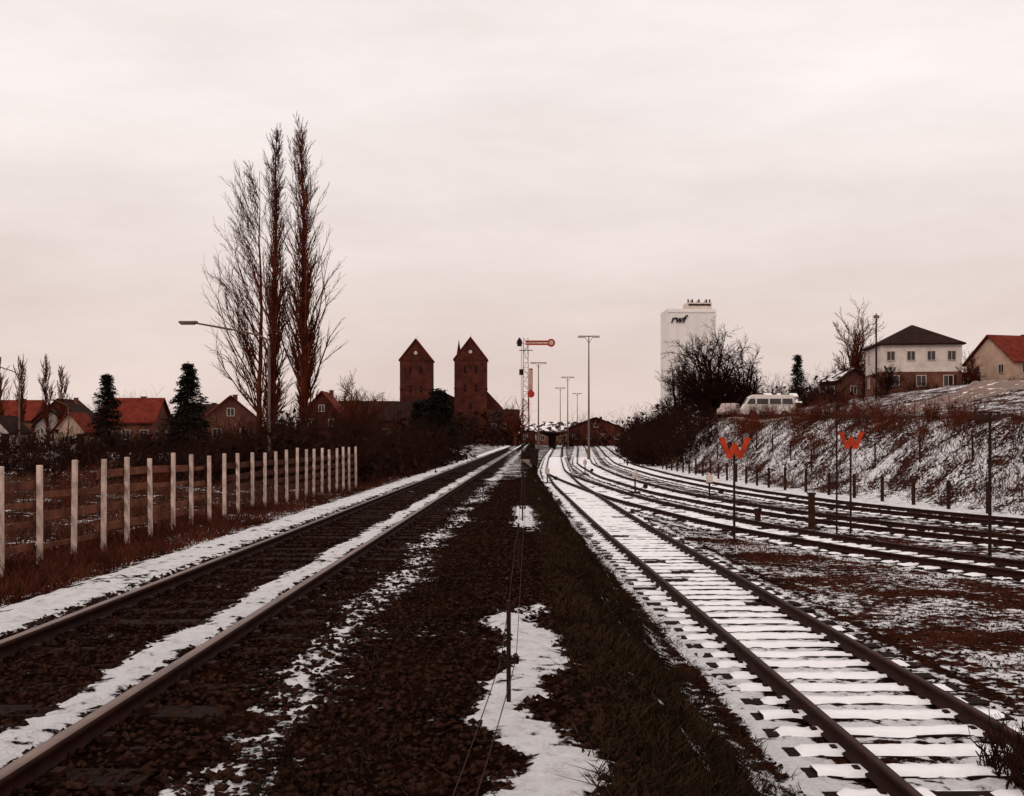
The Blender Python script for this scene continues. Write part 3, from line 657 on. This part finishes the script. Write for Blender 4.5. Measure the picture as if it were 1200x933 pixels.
# ------------------------------------------------------------------ semaphore
def semaphore(x,y):
    z=hz(x,y); P=empty('semaphore_signal',(x,y,z)); H=8.2-z
    def lat(z0,z1,m,nm):
        b=MB(); w=lambda zz:.26-.12*zz/H
        n=max(1,int((z1-z0)/.45)); st=(z1-z0)/n
        for i in range(n):
            a0,a1=z0+i*st,z0+(i+1)*st; w0,w1=w(a0),w(a1)
            for sx,sy in((1,1),(1,-1),(-1,1),(-1,-1)): b.tube((sx*w0,sy*w0,a0),(sx*w1,sy*w1,a1),.045,n=4)
            s=1 if i%2 else -1
            for k in(-1,1):
                b.tube((s*w0,k*w0,a0),(-s*w1,k*w1,a1),.024,n=4); b.tube((k*w0,s*w0,a0),(k*w1,-s*w1,a1),.024,n=4)
        b.obj(nm,m,P)
    lat(-.2,2.2-z,M['darksteel'],'mast_base'); lat(2.2-z,4.2-z,M['mastred'],'mast_middle'); lat(4.2-z,H,M['mastwhite'],'mast_top')
    MB().box(0,0,.1,.8,.8,.5).obj('foundation',M['kerb'],P)
    ya=-.32; zt=H-.35
    MB().box(.72,ya,zt,1.5,.04,.26).box(-.42,ya,zt,.42,.04,.2).obj('upper_arm',M['mastwhite'],P)
    MB().box(.72,ya-.03,zt+.105,1.5,.02,.10).box(.72,ya-.03,zt-.105,1.5,.02,.10).obj('upper_arm_red_edge',M['signred'],P)
    MB().tube((1.68,ya-.01,zt),(1.68,ya+.03,zt),.27,n=20).obj('upper_arm_disc',M['signred'],P)
    MB().tube((1.68,ya-.04,zt),(1.68,ya-.005,zt),.15,n=20).obj('upper_arm_disc_centre',M['mastwhite'],P)
    zl=H-2.9
    MB().box(.34,ya,zl+.1,.22,.04,1.5).obj('lower_arm',M['signred'],P)
    MB().tube((.34,ya-.01,zl-.85),(.34,ya+.03,zl-.85),.24,n=20).obj('lower_arm_disc',M['signred'],P)
    MB().box(.34,ya-.03,zl+.1,.09,.02,1.3).obj('lower_arm_stripe',M['mastwhite'],P)
    MB().box(-.42,ya-.05,zt-.02,.3,.2,.42).box(-.3,ya-.05,zl+.6,.28,.2,.38).tube((-.42,ya-.05,zt+.19),(-.42,ya-.05,zt+.34),.12,.04).obj('signal_lanterns',M['darksteel'],P)
    l=MB()
    for s in(-.16,.16): l.tube((s,.5,0),(s,.26,H-.3),.02,n=4)
    for k in range(int(H/.32)): l.tube((-.16,.5-.24*k*.32/H,k*.32+.1),(.16,.5-.24*k*.32/H,k*.32+.1),.014,n=4)
    l.obj('ladder',M['darksteel'],P)
    MB().tube((-.3,-.3,.3),(-.3,-.28,zt-.1),.018,n=4).box(0,ya,zt-.5,.9,.03,.05).obj('pull_rods',M['darksteel'],P)
    MB().box(.55,-.4,.55,.55,.4,.9).box(.55,-.4,1.02,.62,.48,.05).obj('drive_box',M['darksteel'],P)
semaphore(.92,74)
def yard_light(x,y,H):
    z=hz(x,y); P=empty('yard_light',(x,y,z)); 
    MB().tube((0,0,-.3),(0,0,H),.14,.06,n=8).tube((0,0,-.3),(0,0,1.4),.2,.17,n=8).obj('mast',M['steel'],P)
    MB().box(0,0,H+.05,2.5,.12,.12).tube((-.5,0,H+.05),(0,0,H-.8),.03,n=5).tube((.5,0,H+.05),(0,0,H-.8),.03,n=5).obj('crossbar',M['steel'],P)
    MB().box(-.85,0,H-.06,.85,.42,.12).box(.85,0,H-.06,.85,.42,.12).obj('luminaires',M['mastwhite'],P,bevel=.03)
yard_light(9.0,130,14.4); yard_light(4.1,172,13.9); yard_light(10.7,213,13.7); yard_light(11.4,262,13.6); yard_light(17.6,299,13.6)
def street_lamp(x,y,H,arm,rz=0):
    z=hz(x,y); P=empty('street_lamp',(x,y,z),rz); b=MB(); b.tube((0,0,-.3),(0,0,H*.9),.075,.05)
    pts=[(0,0,H*.9),(-.12,0,H*.955),(-.45,0,H*.985),(-arm*.5,0,H*1.02),(-arm,0,H*1.065)]
    for i in range(4): b.tube(pts[i],pts[i+1],.045,.035,n=6)
    b.tube((0,0,-.3),(0,0,1.0),.11,.10); b.obj('pole',M['steel'],P)
    q=MB(); q.box(-arm-.28,0,H*1.07,.75,.22,.1).box(-arm-.3,0,H*1.07-.07,.6,.18,.06); q.obj('lamp_head',M['steel'],P,bevel=.03)
street_lamp(-9.85,45,6.0,3.0)
street_lamp(-38.2,86,6.9,2.3,.2)
street_lamp(-52,130,5.5,1.5,.4)
def pole_lamp(x,y,H):
    z=hz(x,y); P=empty('street_lamp',(x,y,z)); MB().tube((0,0,-.3),(0,0,H),.13,.08).obj('pole',M['wood'],P)
    MB().box(0,0,H+.1,.5,.4,.28).tube((0,0,H+.24),(0,0,H+.5),.12,.03).obj('lamp_head',M['steel'],P,bevel=.03)
pole_lamp(39.4,120,8.6)
def w_sign(x,y,H,s=1.0,rz=0):
    z=hz(x,y); P=empty('shunting_w_sign',(x,y,z),rz)
    MB().tube((0,.05,-.3),(0,.05,H-.1),.035,.03).obj('post',M['darksteel'],P)
    w,h,t=.44*s,.56*s,.17*s; b=H-h
    pts=[(-w,H),(-.20*s,b),(-.08*s,b),(0,b+h*.24),(.08*s,b),(.20*s,b),(w,H),(w-t,H),(.155*s,b+h*.36),(.045*s,H-h*.26),(-.045*s,H-h*.26),(-.155*s,b+h*.36),(-w+t,H)]
    MB().prism(pts,-.02,.0).obj('w_board',M['orange'],P)
    MB().box(0,.012,H-h*.40,w*1.0,.022,.04).obj('bracket',M['darksteel'],P)
w_sign(5.9,29.4,2.78,.98); w_sign(9.85,32.2,2.95,.9,.1)
def track_post(name,x,y,H,r=.035,top='lamp'):
    z=hz(x,y); P=empty(name,(x,y,z)); MB().tube((0,0,-.3),(0,0,H),r,r*.8,n=8).obj('post',M['darksteel'],P)
    if top=='lamp':
        MB().box(0,0,H+.02,.5,.05,.04).tube((-.2,0,H-.14),(-.2,0,H),.09,.03).tube((.2,0,H-.14),(.2,0,H),.09,.03).obj('twin_lamps',M['darksteel'],P)
    else: MB().box(0,0,H+.05,.12,.12,.12).obj('cap',M['darksteel'],P)
track_post('track_lamp',11.2,26,3.35,.045); track_post('cable_post',9.25,31.6,3.6,.03,'cap')
def lever(x,y,s=1.0):
    z=hz(x,y); P=empty('switch_lantern',(x,y,z)); 
    MB().box(0,0,.05,.5,.3,.1).tube((0,0,.1),(0,0,.75*s),.04,n=8).obj('stand',M['darksteel'],P)
    MB().box(0,0,.75*s+.15,.26,.26,.3).tube((0,0,.75*s+.3),(0,0,.75*s+.42),.1,.03).obj('lantern_box',M['mastwhite'],P,bevel=.01)
    MB().tube((0,-.1,.15),(.5,-.1,.35),.02,n=5).tube((.5,-.16,.35),(.5,-.04,.35),.12,n=12).obj('weighted_lever',M['darksteel'],P)
lever(6.1,55); lever(8.9,50); lever(2.1,66,.8); lever(5.4,82)
def stump(x,y,H):
    z=hz(x,y); P=empty('marker_post',(x,y,z)); MB().box(0,0,H/2-.1,.17,.17,H+.2).obj('post',M['wood'],P,bevel=.01); MB().box(0,0,H+.03,.22,.22,.06).obj('cap',M['darksteel'],P)
stump(9.1,33.7,1.05); stump(8.2,37,.35)
W=empty('signal_wire_run'); st=MB(); wi=MB(); pos=[(-.30,2.5),(-.02,6.65),(.08,13.5),(.20,21),(.3,30),(.4,42),(.5,57),(.75,73)]
hs=[.45,.62,.55,.95,.7,.7,.7,.7]
for (x,y),h in zip(pos,hs): 
    st.tube((x,y,-.15),(x,y,h),.014,n=6).box(x,y,.25,.12,.02,.02).tube((x-.045,y-.01,.27),(x-.045,y+.01,.27),.02,n=10).tube((x+.045,y-.01,.27),(x+.045,y+.01,.27),.02,n=10)
for i in range(len(pos)-1):
    for o in(-.045,.045):
        (x0,y0),(x1,y1)=pos[i],pos[i+1]; N=6
        for k in range(N):
            a0,a1=k/N,(k+1)/N; f=lambda t:(x0+(x1-x0)*t+o,y0+(y1-y0)*t,.27-.16*t*(1-t)*1.2)
            wi.tube(f(a0),f(a1),.003,n=4)
st.obj('pulley_stakes',M['darksteel'],W); wi.obj('wires',M['rail'],W)
# ------------------------------------------------------------------ vehicles
def vehicle(name,x,y,rz,prof,w,paint,wins,wheels,r):
    z=hz(x,y)+.07; P=empty(name,(x,y,z),rz)
    b=MB(); n=len(prof)
    belt=max(p[1] for p in prof)*.55; H=max(p[1] for p in prof)
    v=[];f=[]
    for s in(-1,1):
        for (px,pz) in prof:
            inset=max(0,(pz-belt)/(H-belt))*.14; v.append((px,s*(w/2-inset),pz))
    for i in range(n): f.append((i,(i+1)%n,n+(i+1)%n,n+i))
    f.append(tuple(reversed(range(n)))); f.append(tuple(range(n,2*n))); b.v=v;b.f=f
    b.obj('body',paint,P,bevel=.06,smooth=False)
    g=MB()
    def wy(pz): return w/2-max(0,(pz-belt)/(H-belt))*.14
    for (x0,x1,x2,x3,z0,z1) in wins:
        for s in(-1,1):
            k=len(g.v)
            for o in(.012,-.03):
                g.v+=[(x0,s*(wy(z0)+o),z0),(x1,s*(wy(z0)+o),z0),(x2,s*(wy(z1)+o),z1),(x3,s*(wy(z1)+o),z1)]
            g.f+=[(k,k+1,k+2,k+3),(k+4,k+7,k+6,k+5)]+[(k+j,k+(j+1)%4,k+4+(j+1)%4,k+4+j) for j in range(4)]
    g.obj('side_windows',M['glass'],P)
    t=MB();h=MB()
    for wx in wheels:
        for s in(-1,1): t.tube((wx,s*(w/2-.2),r),(wx,s*(w/2+.015),r),r,n=20); h.tube((wx,s*(w/2-.01),r),(wx,s*(w/2+.03),r),r*.55,n=16)
    t.obj('tyres',M['rubber'],P);h.obj('hubcaps',M['steel'],P)
    x0=min(p[0] for p in prof);x1=max(p[0] for p in prof)
    MB().box(x0-.05,0,.42,.12,w*.98,.14).box(x1+.05,0,.42,.12,w*.98,.14).obj('bumpers',M['steel'],P,bevel=.02)
    MB().tube((x0-.03,-w*.33,.75),(x0+.05,-w*.33,.75),.11,n=14).tube((x0-.03,w*.33,.75),(x0+.05,w*.33,.75),.11,n=14).obj('headlights',M['mastwhite'],P)
    return P
vp=[(-2.2,.32),(2.2,.32),(2.25,.9),(2.15,1.75),(1.95,1.98),(-1.35,2.0),(-1.65,1.86),(-2.1,1.1),(-2.25,.8)]
V1=vehicle('parked_van',21.9,95,-.10,vp,1.75,M['vanpaint'],[(-1.85,-1.15,-1.15,-1.58,1.2,1.66),(-1.0,-.05,-.05,-1.0,1.2,1.66),(.08,1.0,1.0,.08,1.2,1.66),(1.12,2.0,1.92,1.12,1.2,1.66)],(-1.35,1.3),.32)
k=MB(); k.v=[(-2.04,-.68,1.24),(-2.04,.68,1.24),(-1.76,.62,1.74),(-1.76,-.62,1.74),(-2.0,-.68,1.22),(-2.0,.68,1.22),(-1.70,.62,1.72),(-1.70,-.62,1.72)]; k.f=[(0,3,2,1),(4,5,6,7),(0,1,5,4),(1,2,6,5),(2,3,7,6),(3,0,4,7)]
k.obj('windscreen',M['glass'],V1)
cp=[(-2.05,.3),(2.05,.3),(2.1,.75),(1.7,.92),(1.15,1.38),(-.55,1.4),(-1.05,.95),(-2.0,.85),(-2.12,.6)]
vehicle('parked_car',20.2,103,1.2,cp,1.62,M['carpaint'],[(-.9,.2,.2,-.5,.94,1.3),(.3,1.35,1.05,.3,.94,1.3)],(-1.3,1.25),.3)
# ------------------------------------------------------------------ sky & light
w=bpy.data.worlds.new('World'); scene.world=w; w.use_nodes=True; nt=w.node_tree; L=nt.links
bg=nt.nodes['Background']; bg.inputs['Strength'].default_value=.1
sk=nt.nodes.new('ShaderNodeTexSky'); sk.sky_type='NISHITA'; sk.sun_disc=False; sk.sun_elevation=math.radians(38); sk.sun_rotation=math.radians(215)
tc=nt.nodes.new('ShaderNodeTexCoord'); sx=nt.nodes.new('ShaderNodeSeparateXYZ'); L.new(tc.outputs['Generated'],sx.inputs[0])
r=ramp(nt,[(0.0,(.76,.615,.56)),(0.12,(.80,.68,.635)),(0.30,(.96,.885,.86)),(0.7,(.98,.915,.885))]); L.new(sx.outputs['Z'],r.inputs['Fac'])
mp=nt.nodes.new('ShaderNodeMapping'); mp.inputs['Scale'].default_value=(1.2,1.2,4.5); L.new(tc.outputs['Generated'],mp.inputs['Vector'])
nn=nt.nodes.new('ShaderNodeTexNoise'); nn.inputs['Scale'].default_value=2.2; nn.inputs['Detail'].default_value=9; nn.inputs['Roughness'].default_value=.62; L.new(mp.outputs[0],nn.inputs['Vector'])
r2=ramp(nt,[(0.3,(.84,.82,.81)),(0.5,(.92,.915,.91)),(0.68,(1,1,1))]); L.new(nn.outputs['Fac'],r2.inputs['Fac'])
mu=nt.nodes.new('ShaderNodeMixRGB'); mu.blend_type='MULTIPLY'; mu.inputs[0].default_value=1; L.new(r.outputs['Color'],mu.inputs[1]); L.new(r2.outputs['Color'],mu.inputs[2])
sc_=nt.nodes.new('ShaderNodeVectorMath'); sc_.operation='SCALE'; sc_.inputs['Scale'].default_value=11.0; L.new(mu.outputs[0],sc_.inputs[0])
mm=nt.nodes.new('ShaderNodeMixRGB'); mm.inputs[0].default_value=.97; L.new(sk.outputs[0],mm.inputs[1]); L.new(sc_.outputs[0],mm.inputs[2]); L.new(mm.outputs[0],bg.inputs['Color'])
sd=bpy.data.lights.new('sun','SUN'); sd.energy=.9; sd.angle=math.radians(14); sd.color=(1,.92,.84); so=link(bpy.data.objects.new('sun',sd))
so.rotation_euler=(math.radians(52),0,math.radians(-35))
# ------------------------------------------------------------------ camera
cd=bpy.data.cameras.new('camera'); cd.lens=39; cd.sensor_width=36; cd.shift_y=.038; cd.clip_end=6000; cd.clip_start=.1
co=link(bpy.data.objects.new('camera',cd)); co.location=(0,0,1.6); co.rotation_euler=(math.pi/2,0,0); scene.camera=co
scene.view_settings.view_transform='Standard'; scene.view_settings.look='None'; scene.view_settings.exposure=0
